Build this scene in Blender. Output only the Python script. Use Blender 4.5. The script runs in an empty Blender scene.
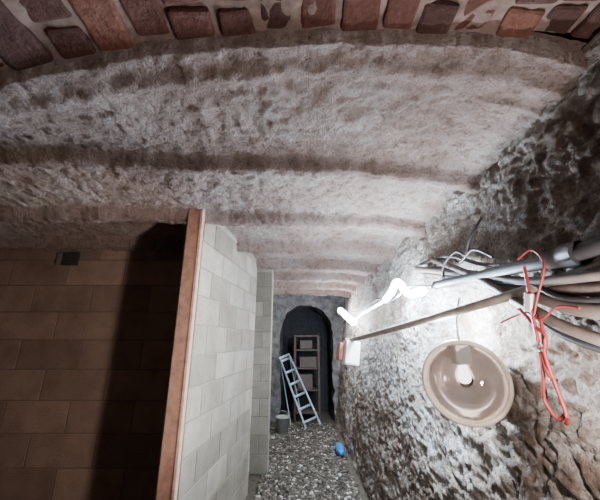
import bpy, bmesh, math, random
from mathutils import Vector, Matrix, noise
random.seed(7)
S=bpy.context.scene
FZ=-1.5
# ---------------------------------------------------------------- materials
def newmat(name):
    m=bpy.data.materials.new(name); m.use_nodes=True
    nt=m.node_tree; b=nt.nodes['Principled BSDF']
    return m,nt,b
def ramp(nt,fac,stops):
    r=nt.nodes.new('ShaderNodeValToRGB'); e=r.color_ramp.elements
    e[0].position=stops[0][0]; e[0].color=(*stops[0][1],1)
    e[1].position=stops[-1][0]; e[1].color=(*stops[-1][1],1)
    for p,c in stops[1:-1]:
        n=e.new(p); n.color=(*c,1)
    nt.links.new(fac,r.inputs[0]); return r.outputs[0]
def noise_n(nt,scale,detail=6,rough=.6):
    tc=nt.nodes.new('ShaderNodeTexCoord'); n=nt.nodes.new('ShaderNodeTexNoise')
    n.inputs['Scale'].default_value=scale; n.inputs['Detail'].default_value=detail; n.inputs['Roughness'].default_value=rough
    nt.links.new(tc.outputs['Object'],n.inputs['Vector']); return n.outputs['Fac']
def mix(nt,f,a,b,mode='MIX'):
    m=nt.nodes.new('ShaderNodeMix'); m.data_type='RGBA'; m.blend_type=mode
    if isinstance(f,float): m.inputs[0].default_value=f
    else: nt.links.new(f,m.inputs[0])
    for s,i in ((a,6),(b,7)):
        if isinstance(s,tuple): m.inputs[i].default_value=(*s,1)
        else: nt.links.new(s,m.inputs[i])
    return m.outputs[2]
def bump(nt,b,h,strength,dist):
    n=nt.nodes.new('ShaderNodeBump'); n.inputs['Strength'].default_value=strength; n.inputs['Distance'].default_value=dist
    nt.links.new(h,n.inputs['Height']); nt.links.new(n.outputs[0],b.inputs['Normal'])
def simple(name,col,rough=.6,metal=0,var=.15,scale=30,bs=.2):
    m,nt,b=newmat(name)
    f=noise_n(nt,scale)
    c=ramp(nt,f,[(.3,tuple(x*(1-var) for x in col)),(.7,tuple(min(1,x*(1+var)) for x in col))])
    nt.links.new(c,b.inputs['Base Color']); b.inputs['Roughness'].default_value=rough; b.inputs['Metallic'].default_value=metal
    if bs: bump(nt,b,f,bs,.004)
    return m
def plaster():
    m,nt,b=newmat('crumbly_lime_plaster')
    big=noise_n(nt,2.0,6); mid=noise_n(nt,16,8,.75); fine=noise_n(nt,80,6,.8)
    at=nt.nodes.new('ShaderNodeAttribute'); at.attribute_name='rib_shade'
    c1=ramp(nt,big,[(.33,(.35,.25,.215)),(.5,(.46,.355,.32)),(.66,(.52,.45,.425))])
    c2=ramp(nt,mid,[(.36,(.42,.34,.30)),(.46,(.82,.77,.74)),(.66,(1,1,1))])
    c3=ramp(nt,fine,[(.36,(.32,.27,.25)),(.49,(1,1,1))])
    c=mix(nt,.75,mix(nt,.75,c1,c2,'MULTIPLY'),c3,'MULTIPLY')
    c=mix(nt,at.outputs['Fac'],c,mix(nt,.85,c,(.50,.43,.40),'MULTIPLY'))  # crease shade put into the colour of the rib faces
    nt.links.new(c,b.inputs['Base Color']); b.inputs['Roughness'].default_value=.95
    h=nt.nodes.new('ShaderNodeMath'); h.operation='MULTIPLY_ADD'; nt.links.new(fine,h.inputs[0]); h.inputs[1].default_value=.5; nt.links.new(mid,h.inputs[2])
    bump(nt,b,h.outputs[0],1.0,.06); return m
def stonemat():
    m,nt,b=newmat('rubble_stone')
    at=nt.nodes.new('ShaderNodeAttribute'); at.attribute_name='stone'
    mid=noise_n(nt,9,8,.7); fine=noise_n(nt,60,8,.75); big=noise_n(nt,3,4)
    st=ramp(nt,mid,[(.3,(.13,.08,.055)),(.5,(.26,.18,.135)),(.7,(.42,.34,.28))])
    st=mix(nt,.6,st,ramp(nt,fine,[(.38,(.35,.3,.27)),(.55,(1,1,1))]),'MULTIPLY')
    mo=ramp(nt,fine,[(.36,(.20,.15,.115)),(.5,(.58,.54,.50)),(.64,(.88,.87,.86))])
    mo=mix(nt,.8,mo,ramp(nt,big,[(.38,(.66,.55,.47)),(.55,(1,1,1))]),'MULTIPLY')
    c=mix(nt,at.outputs['Fac'],mo,st)
    nt.links.new(c,b.inputs['Base Color']); b.inputs['Roughness'].default_value=.8
    h=nt.nodes.new('ShaderNodeMath'); h.operation='MULTIPLY_ADD'; nt.links.new(fine,h.inputs[0]); h.inputs[1].default_value=.6; nt.links.new(mid,h.inputs[2])
    bump(nt,b,h.outputs[0],1.0,.08); return m
def blockmat(name,lo,hi):
    m,nt,b=newmat(name)
    at=nt.nodes.new('ShaderNodeAttribute'); at.attribute_name='blk'
    c=ramp(nt,at.outputs['Fac'],[(0,lo),(1,hi)])
    n=noise_n(nt,90,8,.8); n2=noise_n(nt,5,5)
    g=ramp(nt,n,[(.3,(.6,.6,.6)),(.65,(1,1,1))]); g2=ramp(nt,n2,[(.3,(.58,.54,.50)),(.7,(1,1,1))])
    c=mix(nt,.8,mix(nt,.8,c,g,'MULTIPLY'),g2,'MULTIPLY')
    nt.links.new(c,b.inputs['Base Color']); b.inputs['Roughness'].default_value=.92
    bump(nt,b,n,.9,.016); return m
def gradmat(name,stops,attr='blk',rough=.85,ns=40,bd=.01,smear=None):
    m,nt,b=newmat(name)
    at=nt.nodes.new('ShaderNodeAttribute'); at.attribute_name=attr
    c=ramp(nt,at.outputs['Fac'],stops); n=noise_n(nt,ns,7,.7)
    g=ramp(nt,n,[(.3,(.5,.45,.45)),(.6,(1,1,1))])
    c=mix(nt,.8,c,g,'MULTIPLY')
    if smear:
        f=ramp(nt,noise_n(nt,11,8,.75),[(.57,(0,0,0)),(.80,(.8,.8,.8))]); c=mix(nt,f,c,smear)
    nt.links.new(c,b.inputs['Base Color']); b.inputs['Roughness'].default_value=rough
    bump(nt,b,n,.8,bd); return m
M_pl=plaster(); M_st=stonemat()
M_bl=blockmat('concrete_block_pale',(.31,.275,.22),(.52,.465,.385))
M_bd=blockmat('concrete_block_brown',(.22,.14,.105),(.36,.24,.185))
M_mo=simple('mortar_grey',(.21,.18,.145),.95,0,.2,40,.6)
M_md=simple('mortar_brown',(.13,.085,.068),.95,0,.25,40,.6)
M_br=gradmat('old_red_brick',[(0,(.075,.033,.026)),(.6,(.125,.046,.034)),(.94,(.16,.06,.043)),(1,(.26,.105,.065))],ns=35,bd=.03,smear=(.25,.17,.15))
M_bm=simple('brick_lime_mortar',(.20,.14,.12),.95,0,.35,25,.8)
M_gr=gradmat('gravel_stone',[(0,(.04,.033,.025)),(.65,(.11,.09,.07)),(.94,(.26,.225,.19)),(1,(.8,.77,.72))],ns=60,bd=.003)
M_fl=simple('floor_earth',(.08,.064,.048),.95,0,.4,30,.8)
M_wood=simple('weathered_wood',(.075,.053,.043),.8,0,.35,18,.3)
M_card=simple('cardboard',(.09,.072,.065),.9)
M_post=simple('reddish_timber',(.27,.14,.10),.8,0,.3,25,.3)
M_poste=simple('reddish_timber_edge',(.40,.26,.20),.8,0,.25,25,.3)
M_gp=simple('grey_conduit',(.11,.085,.075),.6,0,.3,20,.1)
M_wp=simple('dusty_pole',(.28,.235,.20),.7,0,.25,20,.2)
M_bk=simple('black_conduit',(.022,.022,.024),.5,0,.2,20,.1)
M_red=simple('red_wire',(.24,.028,.028),.5,0,.2,20,0)
M_wh=simple('white_plastic',(.75,.74,.70),.4,0,.06,20,0)
M_cream=simple('cream_rim',(.80,.66,.54),.4,0,.08,20,0)
M_alu=simple('aluminium',(.36,.44,.52),.45,.2,.15,20,0)
M_blue=simple('blue_plastic',(.03,.20,.62),.4,0,.2,20,.1)
M_dark=simple('dark_void',(.02,.018,.017),.95,0,.2,10,0)
M_recess=simple('near_black_stone',(.026,.026,.03),.95,0,.4,12,.8)  # near-black colour for the inside of the end recess
M_bb=simple('brown_bakelite',(.30,.10,.06),.5,0,.2,20,0)
M_ref,nt,b=newmat('enamel_reflector'); b.inputs['Metallic'].default_value=.55; b.inputs['Roughness'].default_value=.10
f=noise_n(nt,6,4); nt.links.new(ramp(nt,f,[(.3,(.66,.50,.43)),(.7,(.88,.82,.79))]),b.inputs['Base Color'])
M_gl,nt,b=newmat('clear_glass'); b.inputs['Transmission Weight'].default_value=1; b.inputs['Roughness'].default_value=.03; b.inputs['IOR'].default_value=1.35
M_led,nt,b=newmat('led_emitter'); b.inputs['Emission Color'].default_value=(.85,.93,1,1); b.inputs['Emission Strength'].default_value=80
M_bulb,nt,b=newmat('frosted_bulb'); b.inputs['Base Color'].default_value=(.85,.8,.75,1); b.inputs['Emission Color'].default_value=(1,.93,.86,1); b.inputs['Emission Strength'].default_value=5
# ---------------------------------------------------------------- helpers
def link(o,parent=None):
    S.collection.objects.link(o)
    if parent: o.parent=parent
    return o
def mkobj(name,bm,mats,smooth=False,parent=None):
    me=bpy.data.meshes.new(name); bm.to_mesh(me); bm.free()
    for m in (mats if isinstance(mats,list) else [mats]): me.materials.append(m)
    if smooth:
        for p in me.polygons: p.use_smooth=True
    return link(bpy.data.objects.new(name,me),parent)
def empty(name,loc=(0,0,0)):
    e=bpy.data.objects.new(name,None); e.empty_display_size=.1; S.collection.objects.link(e); e.location=loc; return e
class Builder:
    """fast mesh builder: chamfered boxes and stones straight into lists"""
    def __init__(s): s.v=[];s.f=[];s.a=[];s.m=[]
    def add(s,vs,fs,val=0,mi=0):
        n=len(s.v); s.v+=vs; s.f+=[tuple(i+n for i in f) for f in fs]; s.a+=[val]*len(vs); s.m+=[mi]*len(fs)
    def box(s,c,size,rot=None,bev=.004,val=0,mi=0,jit=0):
        bm=bmesh.new(); bmesh.ops.create_cube(bm,size=1)
        for v in bm.verts: v.co=Vector((v.co.x*size[0],v.co.y*size[1],v.co.z*size[2]))+Vector([random.uniform(-jit,jit) for _ in range(3)])
        if bev: bmesh.ops.bevel(bm,geom=bm.edges[:],offset=bev,segments=2,affect='EDGES',profile=.5)
        bm.verts.index_update()
        vs=[]
        for v in bm.verts:
            p=v.co.copy()
            if rot is not None: p=rot@p
            vs.append(tuple(p+Vector(c)))
        s.add(vs,[[v.index for v in f.verts] for f in bm.faces],val,mi); bm.free()
    def obj(s,name,mats,parent=None):
        me=bpy.data.meshes.new(name); me.from_pydata(s.v,[],s.f)
        for m in (mats if isinstance(mats,list) else [mats]): me.materials.append(m)
        at=me.attributes.new('blk','FLOAT','POINT'); at.data.foreach_set('value',s.a)
        me.polygons.foreach_set('material_index',s.m)
        return link(bpy.data.objects.new(name,me),parent)
def tube(bm,pts,r,seg=8,mi=0,cap=True,smooth=True):
    P=[Vector(p) for p in pts]
    if smooth and len(P)>2:
        Q=[]
        for i in range(len(P)-1):
            p0=P[max(i-1,0)];p1=P[i];p2=P[i+1];p3=P[min(i+2,len(P)-1)]
            for k in range(6):
                t=k/6
                Q.append(.5*((2*p1)+(p2-p0)*t+(2*p0-5*p1+4*p2-p3)*t*t+(-p0+3*p1-3*p2+p3)*t**3))
        Q.append(P[-1]); P=Q
    rings=[];up=Vector((0,0,1))
    for i,p in enumerate(P):
        d=(P[min(i+1,len(P)-1)]-P[max(i-1,0)]).normalized()
        a=d.cross(up)
        if a.length<.05: a=d.cross(Vector((1,0,0)))
        a.normalize(); c=d.cross(a)
        rings.append([bm.verts.new(p+(a*math.cos(2*math.pi*k/seg)+c*math.sin(2*math.pi*k/seg))*r) for k in range(seg)])
    for i in range(len(rings)-1):
        for k in range(seg):
            f=bm.faces.new((rings[i][k],rings[i][(k+1)%seg],rings[i+1][(k+1)%seg],rings[i+1][k])); f.material_index=mi; f.smooth=True
    if cap:
        f=bm.faces.new(rings[0]); f.material_index=mi
        f=bm.faces.new(rings[-1][::-1]); f.material_index=mi
def grid(name,nu,nv,fn,mat,attr=None,flip=False):
    verts=[];av=[]
    for j in range(nv+1):
        for i in range(nu+1):
            r=fn(i/nu,j/nv)
            if attr: verts.append(r[0]); av.append(r[1])
            else: verts.append(r)
    faces=[]
    for j in range(nv):
        for i in range(nu):
            a=j*(nu+1)+i; q=(a,a+1,a+nu+2,a+nu+1); faces.append(q[::-1] if flip else q)
    me=bpy.data.meshes.new(name); me.from_pydata(verts,[],faces); me.materials.append(mat)
    if attr:
        at=me.attributes.new(attr,'FLOAT','POINT'); at.data.foreach_set('value',av)
    me.polygons.foreach_set('use_smooth',[True]*len(faces))
    return link(bpy.data.objects.new(name,me))
fr=lambda p,s,o=4: noise.fractal(Vector(p)*s,1.0,2.0,o)
# ---------------------------------------------------------------- ceiling (ribbed slab)
def arch_z(x):
    d=x-.12
    return 1.03-(.15 if d<0 else .07)*min(abs(d),1.3)**2
RZ=.86
Y1=1.38
PER=.74
def sst(a,b,t):
    t=max(0,min(1,(t-a)/(b-a))); return t*t*(3-2*t)
def ceil_z(x,y):
    rib_shade=0
    if y<Y1:
        t=max(0,(y-.8)/(Y1-.8))
        k=sst(.0,1.0,t)
        z=(arch_z(x)-.05)*(1-k)+.905*k
        z-=.02*math.exp(-((y-.89)/.03)**2)
        z=z*(1-sst(.93,1.0,t))+(RZ-.02)*sst(.93,1.0,t)
        rib_shade=.7*sst(.92,.98,t)
    else:
        ph=((y-Y1)/PER)%1.0
        dp=.10 if y<Y1+PER else .13
        z=RZ+dp*sst(.07,.13,ph)*(1-sst(.92,.99,ph))-.035*sst(.13,.92,ph)
        if ph<.07 : z-=.02
        if ph>.92: z=max(z,RZ)-.02*sst(.95,1,ph)
        rib_shade=.85*sst(.90,.95,ph)  # painted shade on each rib's front face
        if ph<.04: rib_shade=.5
    if x>.6: z-=((x-.6)/.4)**2*.07
    return z,rib_shade
def cfn(u,v):
    x=-3.45+4.65*u; y=.76+5.85*v
    wob=.04*noise.noise(Vector((x*1.1,y*.4,3)))+.02*noise.noise(Vector((x*6,y*2,3)))-.08*max(-1,min(1,x+.2))
    z,rib_shade=ceil_z(x,y+wob if y>.98 else y)
    n=fr((x,y,0),3)*.012+fr((x,y,5),13,5)*.013+fr((x,y,8),40,3)*.009
    if y<.785: n+=.07
    return ((x,y,z+n),rib_shade)
ceiling=grid('ceiling',330,640,cfn,M_pl,attr='rib_shade',flip=True)
B=Builder(); B.box((-1.12,2.65,1.25),(4.8,7.9,.1)); B.obj('ceiling_slab',M_mo,ceiling)
# ---------------------------------------------------------------- brick arch overhead
B=Builder()
def slope(x):
    d=x-.12
    return 0 if abs(d)>1.3 else -2*(.15 if d<0 else .07)*d
x=-3.4
while x<1.2:
    w=random.uniform(.095,.13); xc=x+w/2
    R=Matrix.Rotation(-math.atan(slope(xc)),3,'Y')
    off=random.choice([0,0,.11]); yy=.80-random.uniform(0,.03); ln=.22-off
    while yy>-1.2:
        B.box((xc,yy-ln/2,arch_z(xc)+.055+random.uniform(-.008,.008)),(w,ln-.014,.11),R@Matrix.Rotation(random.uniform(-.08,.08),3,'Z'),.012,random.random()**1.2,0,.008)
        yy-=ln; ln=.22
    x+=w+random.uniform(.014,.026)
arch=B.obj('brick_arch',M_br)
grid('mortar_bed',220,80,lambda u,v:(-3.45+4.75*u,-1.3+2.12*v,arch_z(-3.45+4.75*u)+.010+fr((-3.45+4.75*u,2.1*v,2),16)*.015),M_bm,flip=True).parent=arch
# ---------------------------------------------------------------- right rubble wall
def rwall_x(z): return .67+.29*(z+1.5)/2.4
def rfn(u,v):
    y=-1.25+7.85*u**1.25; z=-1.55+2.75*v
    p=Vector((z*13,y*10,0)); w=Vector((noise.noise(p*.8),noise.noise(p*.8+Vector((9,2,1))),0))*.9
    d,_=noise.voronoi(p+w)
    e=max(0,min(1,(d[1]-d[0])*2.6))
    cov=noise.noise(Vector((y*.9+3,z*1.1,7)))+.12
    dark=0
    if z>.35 and .9<y: cov+=.3
    k=sst(.18,.34,z)*(1-sst(.72,.86,z))*(1-sst(1.0,1.35,y-.45*(z-.3)))     # bare dark conglomerate above the pipes, darkened further for their cast shade
    cov-=.35*k; dark+=.50*k
    lo=1-sst(-.75,-.40,z)
    cov-=.4*lo; dark+=.12*lo
    cov=max(0,min(1,cov*2.2+.45))
    h=e**.7*.020*(1-.6*cov)+fr((y,z,1),2.2)*.022+fr((y,z,3),9,5)*.015+fr((y,z,4),30,4)*.011
    x=rwall_x(z)-h+.02
    at=max(0,min(1,e*1.2*(1-cov)+fr((y,z,9),6)*.6+.05+dark))
    return ((x,y,z),at)
wall_right=grid('wall_right',700,290,rfn,M_st,attr='stone')
# ---------------------------------------------------------------- block walls
def blockwall(name,a,b_,z0,z1,th,mb,mm,ch=.2,bl=.45,parent=None,gap=.010):
    a=Vector((*a,0));b_=Vector((*b_,0)); d=b_-a; Ln=d.length; ang=math.atan2(d.y,d.x); R=Matrix.Rotation(ang,3,'Z')
    B=Builder(); z=z0;row=0
    while z<z1-.02:
        h=min(ch,z1-z); s=-(bl/2)*(row%2)
        while s<Ln:
            s0=max(s,0);s1=min(s+bl,Ln)
            if s1-s0>.03:
                mid=a+d.normalized()*((s0+s1)/2)
                B.box((mid.x,mid.y,z+h/2),(s1-s0-gap,th+random.uniform(-.003,.003),h-gap),R,.003,random.random(),0,.0015)
            s+=bl
        z+=ch;row+=1
    c=(a+b_)/2
    B.box((c.x,c.y,(z0+z1)/2),(Ln-.008,th-.010,z1-z0),R,0,0,1)
    return B.obj(name,[mb,mm],parent)
blockwall('wall_corridor',(-.785,2.10),(-.60,3.62),FZ,1.0,.15,M_bl,M_mo,.2,.42,None,.012)
blockwall('wall_partition',(-3.35,2.92),(-.83,2.92),FZ,.99,.15,M_bd,M_md,.25,.55)
blockwall('wall_pier',(-.95,4.2),(-.38,4.2),FZ,.95,.2,M_bl,M_mo,.2,.3)
blockwall('wall_store_side',(-1.7,3.0),(-1.7,6.4),FZ,1.0,.15,M_bd,M_md)
blockwall('wall_corridor_rear',(-.78,4.32),(-.78,6.45),FZ,1.0,.15,M_bl,M_mo)
blockwall('wall_left',(-3.4,-1.2),(-3.4,2.98),FZ,1.2,.15,M_bd,M_md)
blockwall('wall_back',(-3.3,-1.28),(.75,-1.28),FZ,1.2,.15,M_bd,M_md)
B=Builder()
B.box((-.765,2.045,-.275),(.10,.05,2.45),None,.006)
B.box((-.715,2.035,-.275),(.022,.045,2.45),None,.005,0,1)
B.obj('timber_post',[M_post,M_poste])
B=Builder()
B.box((-2.24,2.835,.76),(.15,.03,.13),None,.004)
for k in range(4): B.box((-2.24,2.818,.715+k*.03),(.13,.01,.006),Matrix.Rotation(.5,3,'X'),0,0,0)
B.box((-2.35,2.835,.76),(.045,.025,.12),None,.003,0,1)
B.obj('wall_vent',[M_dark,M_gp])
# ---------------------------------------------------------------- floor + gravel
floor=grid('floor',120,160,lambda u,v:(-3.5+4.5*u,-1.4+9.0*v,FZ+fr((4.5*u,9*v,0),5)*.012-.012),M_fl)
tb_=bmesh.new(); bmesh.ops.create_icosphere(tb_,subdivisions=1,radius=1); tb_.verts.index_update()
tv=[v.co.copy() for v in tb_.verts]; tf=[[v.index for v in f.verts] for f in tb_.faces]; tb_.free()
B=Builder()
for i in range(9000):
    y=random.uniform(2.7,6.35); x=random.uniform(-.45 if y<4.3 else -.66,.60); s=random.choice([random.uniform(.008,.016),random.uniform(.012,.026)])
    R=Matrix.Rotation(random.uniform(0,6.3),3,'Z')@Matrix.Rotation(random.uniform(-.4,.4),3,'X')
    sc=(random.uniform(.8,1.6),random.uniform(.6,1.1),random.uniform(.3,.6))
    vs=[]
    for q in tv:
        k=random.uniform(.8,1.2)*s; p=R@Vector((q.x*sc[0]*k,q.y*sc[1]*k,q.z*sc[2]*k)); vs.append((p.x+x,p.y+y,p.z+FZ+s*.15))
    B.add(vs,tf,random.random())
B.obj('gravel',M_gr,floor)
# ---------------------------------------------------------------- end wall with arched recess
ox0,ox1,oz,otop=-.40,.66,.18,.70
cx=(ox0+ox1)/2; rx=(ox1-ox0)/2
bm=bmesh.new(); Y0=6.4; N=24
prof=[(ox0,FZ)]+[(cx-rx*math.cos(math.pi*k/N),oz+(otop-oz)*math.sin(math.pi*k/N)) for k in range(N+1)]+[(ox1,FZ)]
outer=[]
for i,(x,z) in enumerate(prof):
    if i==0: outer.append((-.9,FZ))
    elif i==len(prof)-1: outer.append((1.1,FZ))
    else:
        k=(i-1)/N
        if k<.25: outer.append((-.9,oz+(1.1-oz)*k/.25))
        elif k<=.75: outer.append((-.9+2.0*(k-.25)/.5,1.1))
        else: outer.append((1.1,1.1+(oz-1.1)*(k-.75)/.25))
vi=[bm.verts.new((x,Y0,z)) for x,z in prof]; vo=[bm.verts.new((x,Y0,z)) for x,z in outer]; vb=[bm.verts.new((x,Y0+.9,z)) for x,z in prof]
for i in range(len(prof)-1):
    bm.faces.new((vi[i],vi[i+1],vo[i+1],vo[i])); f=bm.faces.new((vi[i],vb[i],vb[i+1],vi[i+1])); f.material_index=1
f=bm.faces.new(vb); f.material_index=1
for _ in range(2): bmesh.ops.subdivide_edges(bm,edges=[e for e in bm.edges if e.calc_length()>.12],cuts=3,use_grid_fill=True)
for v in bm.verts:
    if v.co.z>FZ+.01: v.co+=Vector((fr(v.co,6)*.05,fr(v.co+Vector((3,0,0)),6)*.03,fr(v.co+Vector((0,5,0)),6)*.04))
bmesh.ops.recalc_face_normals(bm,faces=bm.faces)
M_we=simple('dark_end_plaster',(.13,.125,.125),.9,0,.5,9,1.0)  # dark mottled grey for the end wall
we=mkobj('wall_end',bm,[M_we,M_recess])
# ---------------------------------------------------------------- contents of recess
e=empty('shelving_unit',(.14,6.62,FZ))
B=Builder()
for sx in(-.24,.24):
    for sy in(-.14,.14): B.box((sx,sy,.8),(.04,.04,1.6))
B.obj('uprights',M_wood,e)
B=Builder()
for z in(.15,.55,.95,1.3,1.58): B.box((0,0,z),(.52,.34,.03))
B.obj('shelves',M_wood,e)
B=Builder()
B.box((-.05,-.02,.70),(.3,.22,.26),Matrix.Rotation(.1,3,'Z'))
B.box((.04,-.02,1.07),(.34,.24,.2),Matrix.Rotation(-.15,3,'Z'))
B.box((-.03,0,1.41),(.26,.2,.16),Matrix.Rotation(.2,3,'Z'))
B.obj('boxes',M_card,e)
e=empty('stepladder')
p0=Vector((-.30,6.1,-.30)); p1=Vector((.24,5.98,FZ+.02)); d=(p1-p0)
perp=Vector((.93,0,.37)).normalized()*.115
bm=bmesh.new()
for s in(-1,1): tube(bm,[p0+perp*s*.8,p1+perp*s*1.15],.019,4)
mkobj('side_rails',bm,M_alu,parent=e)
bm=bmesh.new()
for k in range(6):
    t=.05+k*.17; c=p0+d*t; w=perp*(.8+.35*t)
    tube(bm,[c-w,c+w],.024,4)
mkobj('treads',bm,M_alu,parent=e)
bm=bmesh.new()
for s in(-1,1): tube(bm,[p0+perp*s*.8,p1+Vector((-.30,.22,.02))+perp*s],.010,4)
tube(bm,[p0-perp*.9,p0+perp*.9],.026,6)
mkobj('rear_legs',bm,M_alu,parent=e)
def lathe(bm,prof,c,seg=28,mi=0,R=None):
    vr=[]
    for r,z in prof:
        ring=[]
        for k in range(seg):
            p=Vector((r*math.cos(2*math.pi*k/seg),r*math.sin(2*math.pi*k/seg),z))
            ring.append(bm.verts.new((R@p if R else p)+Vector(c)))
        vr.append(ring)
    for i in range(len(vr)-1):
        for k in range(seg):
            f=bm.faces.new((vr[i][k],vr[i][(k+1)%seg],vr[i+1][(k+1)%seg],vr[i+1][k])); f.material_index=mi; f.smooth=True
bm=bmesh.new()
bc=Vector((-.30,5.75,FZ+.01))
lathe(bm,[(.001,0),(.09,0),(.115,.22),(.125,.22),(.125,.235),(.11,.235),(.085,.01),(.001,.01)],bc)
tube(bm,[bc+Vector(q) for q in((-.12,0,.22),(-.07,-.02,.30),(0,-.03,.33),(.07,-.02,.30),(.12,0,.22))],.004,5)
mkobj('bucket',bm,simple('grey_bucket',(.30,.31,.28),.5))
bm=bmesh.new(); bmesh.ops.create_icosphere(bm,subdivisions=4,radius=.1)
for v in bm.verts:
    n=noise.noise(v.co*22)*.022+noise.noise(v.co*50)*.008
    v.co=Vector((v.co.x*.6,v.co.y*1.9,v.co.z*.6))*(1+n*6)
    v.co.z=max(v.co.z,-.045)
    v.co+=Vector((.55,4.75,FZ+.06))
mkobj('blue_bag',bm,M_blue,True)
# ---------------------------------------------------------------- cables and pipes on the right wall
e=empty('conduit_bundle')
def tb(name,pts,r,mat,seg=10,par=e,sm=True):
    bm=bmesh.new(); tube(bm,pts,r,seg,smooth=sm); return mkobj(name,bm,mat,parent=par)
tb('black_pipe',[(.80,1.75,.31),(.80,1.35,.275),(.785,1.05,.25),(.78,.82,.232),(.79,.45,.25),(.80,-.2,.26)],.024,M_bk,12)
tb('black_pipe_collar',[(.783,.90,.24),(.78,.80,.232)],.036,M_bk,12)
tb('grey_pipe_1',[(.86,2.15,.5),(.83,1.6,.35),(.80,1.1,.19),(.79,.8,.13),(.80,.3,.06),(.80,-.3,.05)],.022,M_gp)
tb('grey_pipe_2',[(.86,2.0,.43),(.82,1.4,.27),(.79,1.0,.14),(.775,.8,.075),(.78,.3,.0)],.024,M_gp)
tb('grey_pipe_3',[(.87,1.9,.50),(.80,1.35,.28),(.76,1.0,.10),(.76,.82,.01),(.77,.3,-.15)],.017,M_gp)
tb('grey_pipe_4',[(.88,2.05,.40),(.82,1.5,.33),(.78,1.05,.20),(.77,.8,.165),(.78,.3,.13)],.016,M_gp)
tb('dark_cable_1',[(.87,2.1,.46),(.84,1.7,.42),(.80,1.3,.25),(.77,1.0,.18),(.765,.8,.10),(.77,.2,.08)],.009,M_bk)
tb('dark_cable_2',[(.88,1.9,.38),(.84,1.5,.30),(.78,1.1,.13),(.765,.85,-.01),(.77,.4,-.1)],.010,M_bk)
tb('dark_cable_3',[(.90,2.3,.55),(.86,1.7,.47),(.83,1.3,.32),(.79,.95,.25),(.78,.7,.26),(.79,.2,.33)],.010,M_bk)
tb('curly_cable',[(.88,1.85,.40),(.83,1.72,.34),(.80,1.62,.40),(.81,1.50,.44),(.82,1.42,.40),(.81,1.36,.46),(.85,1.30,.55)],.006,M_bk)
tb('ceiling_cable',[(.87,1.62,.42),(.82,1.48,.38),(.80,1.33,.40),(.80,1.2,.33)],.005,M_bk)
tb('wall_cable_far',[(.84,5.2,.50),(.79,4.4,.38),(.79,3.7,.36),(.79,3.1,.40),(.79,2.6,.32),(.80,2.2,.37),(.80,1.8,.31)],.010,M_bk)
pe=empty('pole_mounted_junction_box')
bm=bmesh.new(); tube(bm,[(.41,2.60,-.005),(.60,1.83,.075),(.78,.98,.165),(.80,.5,.22),(.83,-.3,.30)],.018,10); mkobj('pole',bm,M_wp,parent=pe)
R=Matrix.Rotation(.25,3,'Z')@Matrix.Rotation(.15,3,'Y')
B=Builder()
B.box((.415,2.58,-.10),(.125,.09,.19),R,.012); B.box((.415,2.53,-.10),(.105,.012,.165),R,.004)
B.obj('box_body',M_wh,pe)
B=Builder(); B.box((.335,2.60,-.09),(.05,.07,.14),R,.01); B.box((.39,2.60,.0),(.05,.05,.03),R,.006)
B.obj('cable_gland',M_bb,pe)
re=empty('red_wires')
for i,(pts,r) in enumerate([
 ([(.745,.97,.235),(.735,.96,.15),(.73,.96,.07),(.725,.955,-.02),(.722,.96,-.10),(.725,.98,-.17),(.73,.95,-.215),(.735,.92,-.19)],.0055),
 ([(.745,.955,.08),(.735,.94,.03),(.725,.94,-.05),(.73,.93,-.13),(.725,.91,-.20),(.73,.925,-.22)],.0055),
 ([(.73,1.12,.06),(.74,1.05,.08),(.735,.98,.085),(.73,.93,.06),(.73,.86,.09),(.735,.80,.08)],.0035),
 ([(.735,1.02,.10),(.73,.96,.04),(.73,.93,.01),(.725,.95,-.06),(.72,.93,-.11)],.006),
 ([(.735,.98,.26),(.75,.93,.28),(.745,.89,.22),(.735,.93,.13),(.73,.97,.05)],.004)]):
    tb('wire_%d'%(i+1),pts,r,M_red,7,re)
B=Builder(); B.box((.733,.965,.115),(.018,.03,.06),Matrix.Rotation(.3,3,'X'),.004); B.obj('white_clip',M_wh,re)
# LED rope hung along the wall
le=empty('led_rope_light')
lead=[(.74,5.6,.52),(.74,5.2,.44),(.74,4.7,.33),(.74,4.25,.24),(.735,3.7,.29),(.735,3.1,.31),(.735,2.6,.33),(.735,2.40,.37),(.735,2.27,.42),(.735,2.17,.39),(.73,2.08,.33),(.73,1.98,.29),(.73,1.88,.285),(.73,1.78,.28)]
tb('lead',lead[3:8],.010,M_led,8,le)
tb('rope_far',lead[:4],.050,M_led,10,le)
tb('rope_near',lead[6:],.026,M_led,10,le)
# hanging round lamp
be=empty('round_bulkhead_lamp',(.69,1.36,-.165)); be.scale=(.86,.86,.86)
dirc=Vector((-.45,-.88,.12)).normalized()
R=dirc.to_track_quat('Z','Y').to_matrix()
bm=bmesh.new(); lathe(bm,[(.155,-.03),(.19,-.03),(.195,-.01),(.195,.012),(.19,.022),(.182,.024),(.176,.018),(.172,.0)],(0,0,0),48,0,R); mkobj('rim',bm,M_cream,parent=be)
bm=bmesh.new(); lathe(bm,[(.001,-.045),(.08,-.04),(.13,-.03),(.172,.0)],(0,0,0),48,0,R); mkobj('reflector',bm,M_ref,parent=be)
upv=R.inverted()@Vector((0,0,1)); upv=Vector((upv.x,upv.y,0)).normalized()
B=Builder(); B.box(R@(upv*.12),(.075,.06,.10),None,.012); B.obj('lampholder',M_wh,be)
bm=bmesh.new(); ax_=Vector((0,0,-1)).to_track_quat('Z','Y').to_matrix()
lathe(bm,[(.001,0),(.018,0),(.02,.02),(.028,.04),(.030,.055),(.025,.07),(.014,.079),(.001,.082)],R@(upv*.07+Vector((0,0,.01))),20,0,ax_)
mkobj('bulb',bm,M_bulb,parent=be)
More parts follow.
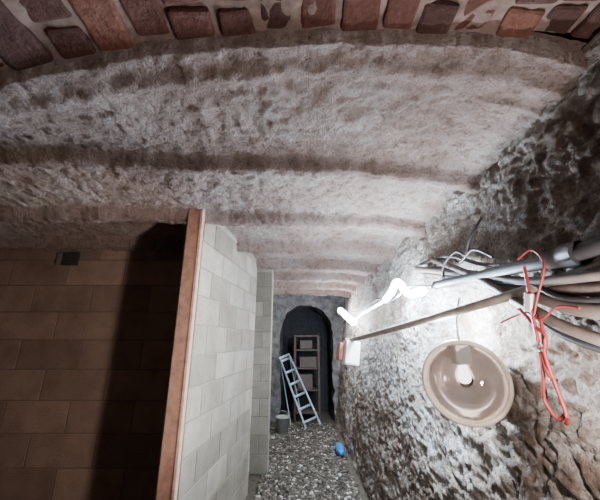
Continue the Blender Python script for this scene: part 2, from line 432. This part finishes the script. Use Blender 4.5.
bm=bmesh.new(); lathe(bm,[(.172,.012),(.15,.035),(.10,.055),(.05,.062),(.001,.064)],(0,0,0),48,0,R); mkobj('glass',bm,M_gl,parent=be)
tb('hanging_cord',[(0,-.0,.19),(.005,.01,.26),(.03,.03,.34),(.06,.05,.41)],.006,M_wh,8,be)
tb('wall_bracket',[(.01,.03,0),(.17,.13,.0)],.03,M_gp,10,be)
# ---------------------------------------------------------------- lights
def pt(name,loc,w,col,r=.05):
    l=bpy.data.lights.new(name,'POINT'); l.energy=w; l.color=col; l.shadow_soft_size=r
    o=bpy.data.objects.new(name,l); o.location=loc; S.collection.objects.link(o); return o
cool=(.62,.80,1.0)
pt('led_glow',(.69,2.25,.37),95,cool,.02)
pt('led_glow_wall',(.775,2.42,.33),45,cool,.02)
pt('led_glow_side',(.735,1.86,.24),60,cool,.02)
pt('near_wall_fill',(.71,1.5,.09),90,(.80,.90,1),.03)  # added light past the rope's end, whitens the wall below the pipes
pt('led_glow_far',(.70,4.1,.27),32,cool,.03)
pt('led_glow_end',(.73,4.9,.36),14,cool,.03)
pt('work_light',(.64,.62,-.10),32,(1.0,.90,.84),.04)
l=bpy.data.lights.new('left_wall_fill','SPOT'); l.energy=205; l.color=(1,.88,.79); l.spot_size=math.radians(62); l.spot_blend=.6; l.shadow_soft_size=.05  # added out-of-view spot that brightens the left partition wall
o=bpy.data.objects.new('left_wall_fill',l); o.location=(.60,.72,-.12); S.collection.objects.link(o)
o.rotation_euler=(Vector((-2.7,2.85,.15))-o.location).to_track_quat('-Z','Y').to_euler()
w=bpy.data.worlds.new('World'); S.world=w; w.use_nodes=True
w.node_tree.nodes['Background'].inputs[0].default_value=(.5,.55,.6,1); w.node_tree.nodes['Background'].inputs[1].default_value=.15
# ---------------------------------------------------------------- camera
c=bpy.data.cameras.new('camera'); c.lens=18; c.sensor_width=36; c.clip_start=.02
co=bpy.data.objects.new('camera',c); S.collection.objects.link(co); co.location=(0,0,0); co.rotation_euler=(math.radians(90+16.7),0,0)
S.camera=co
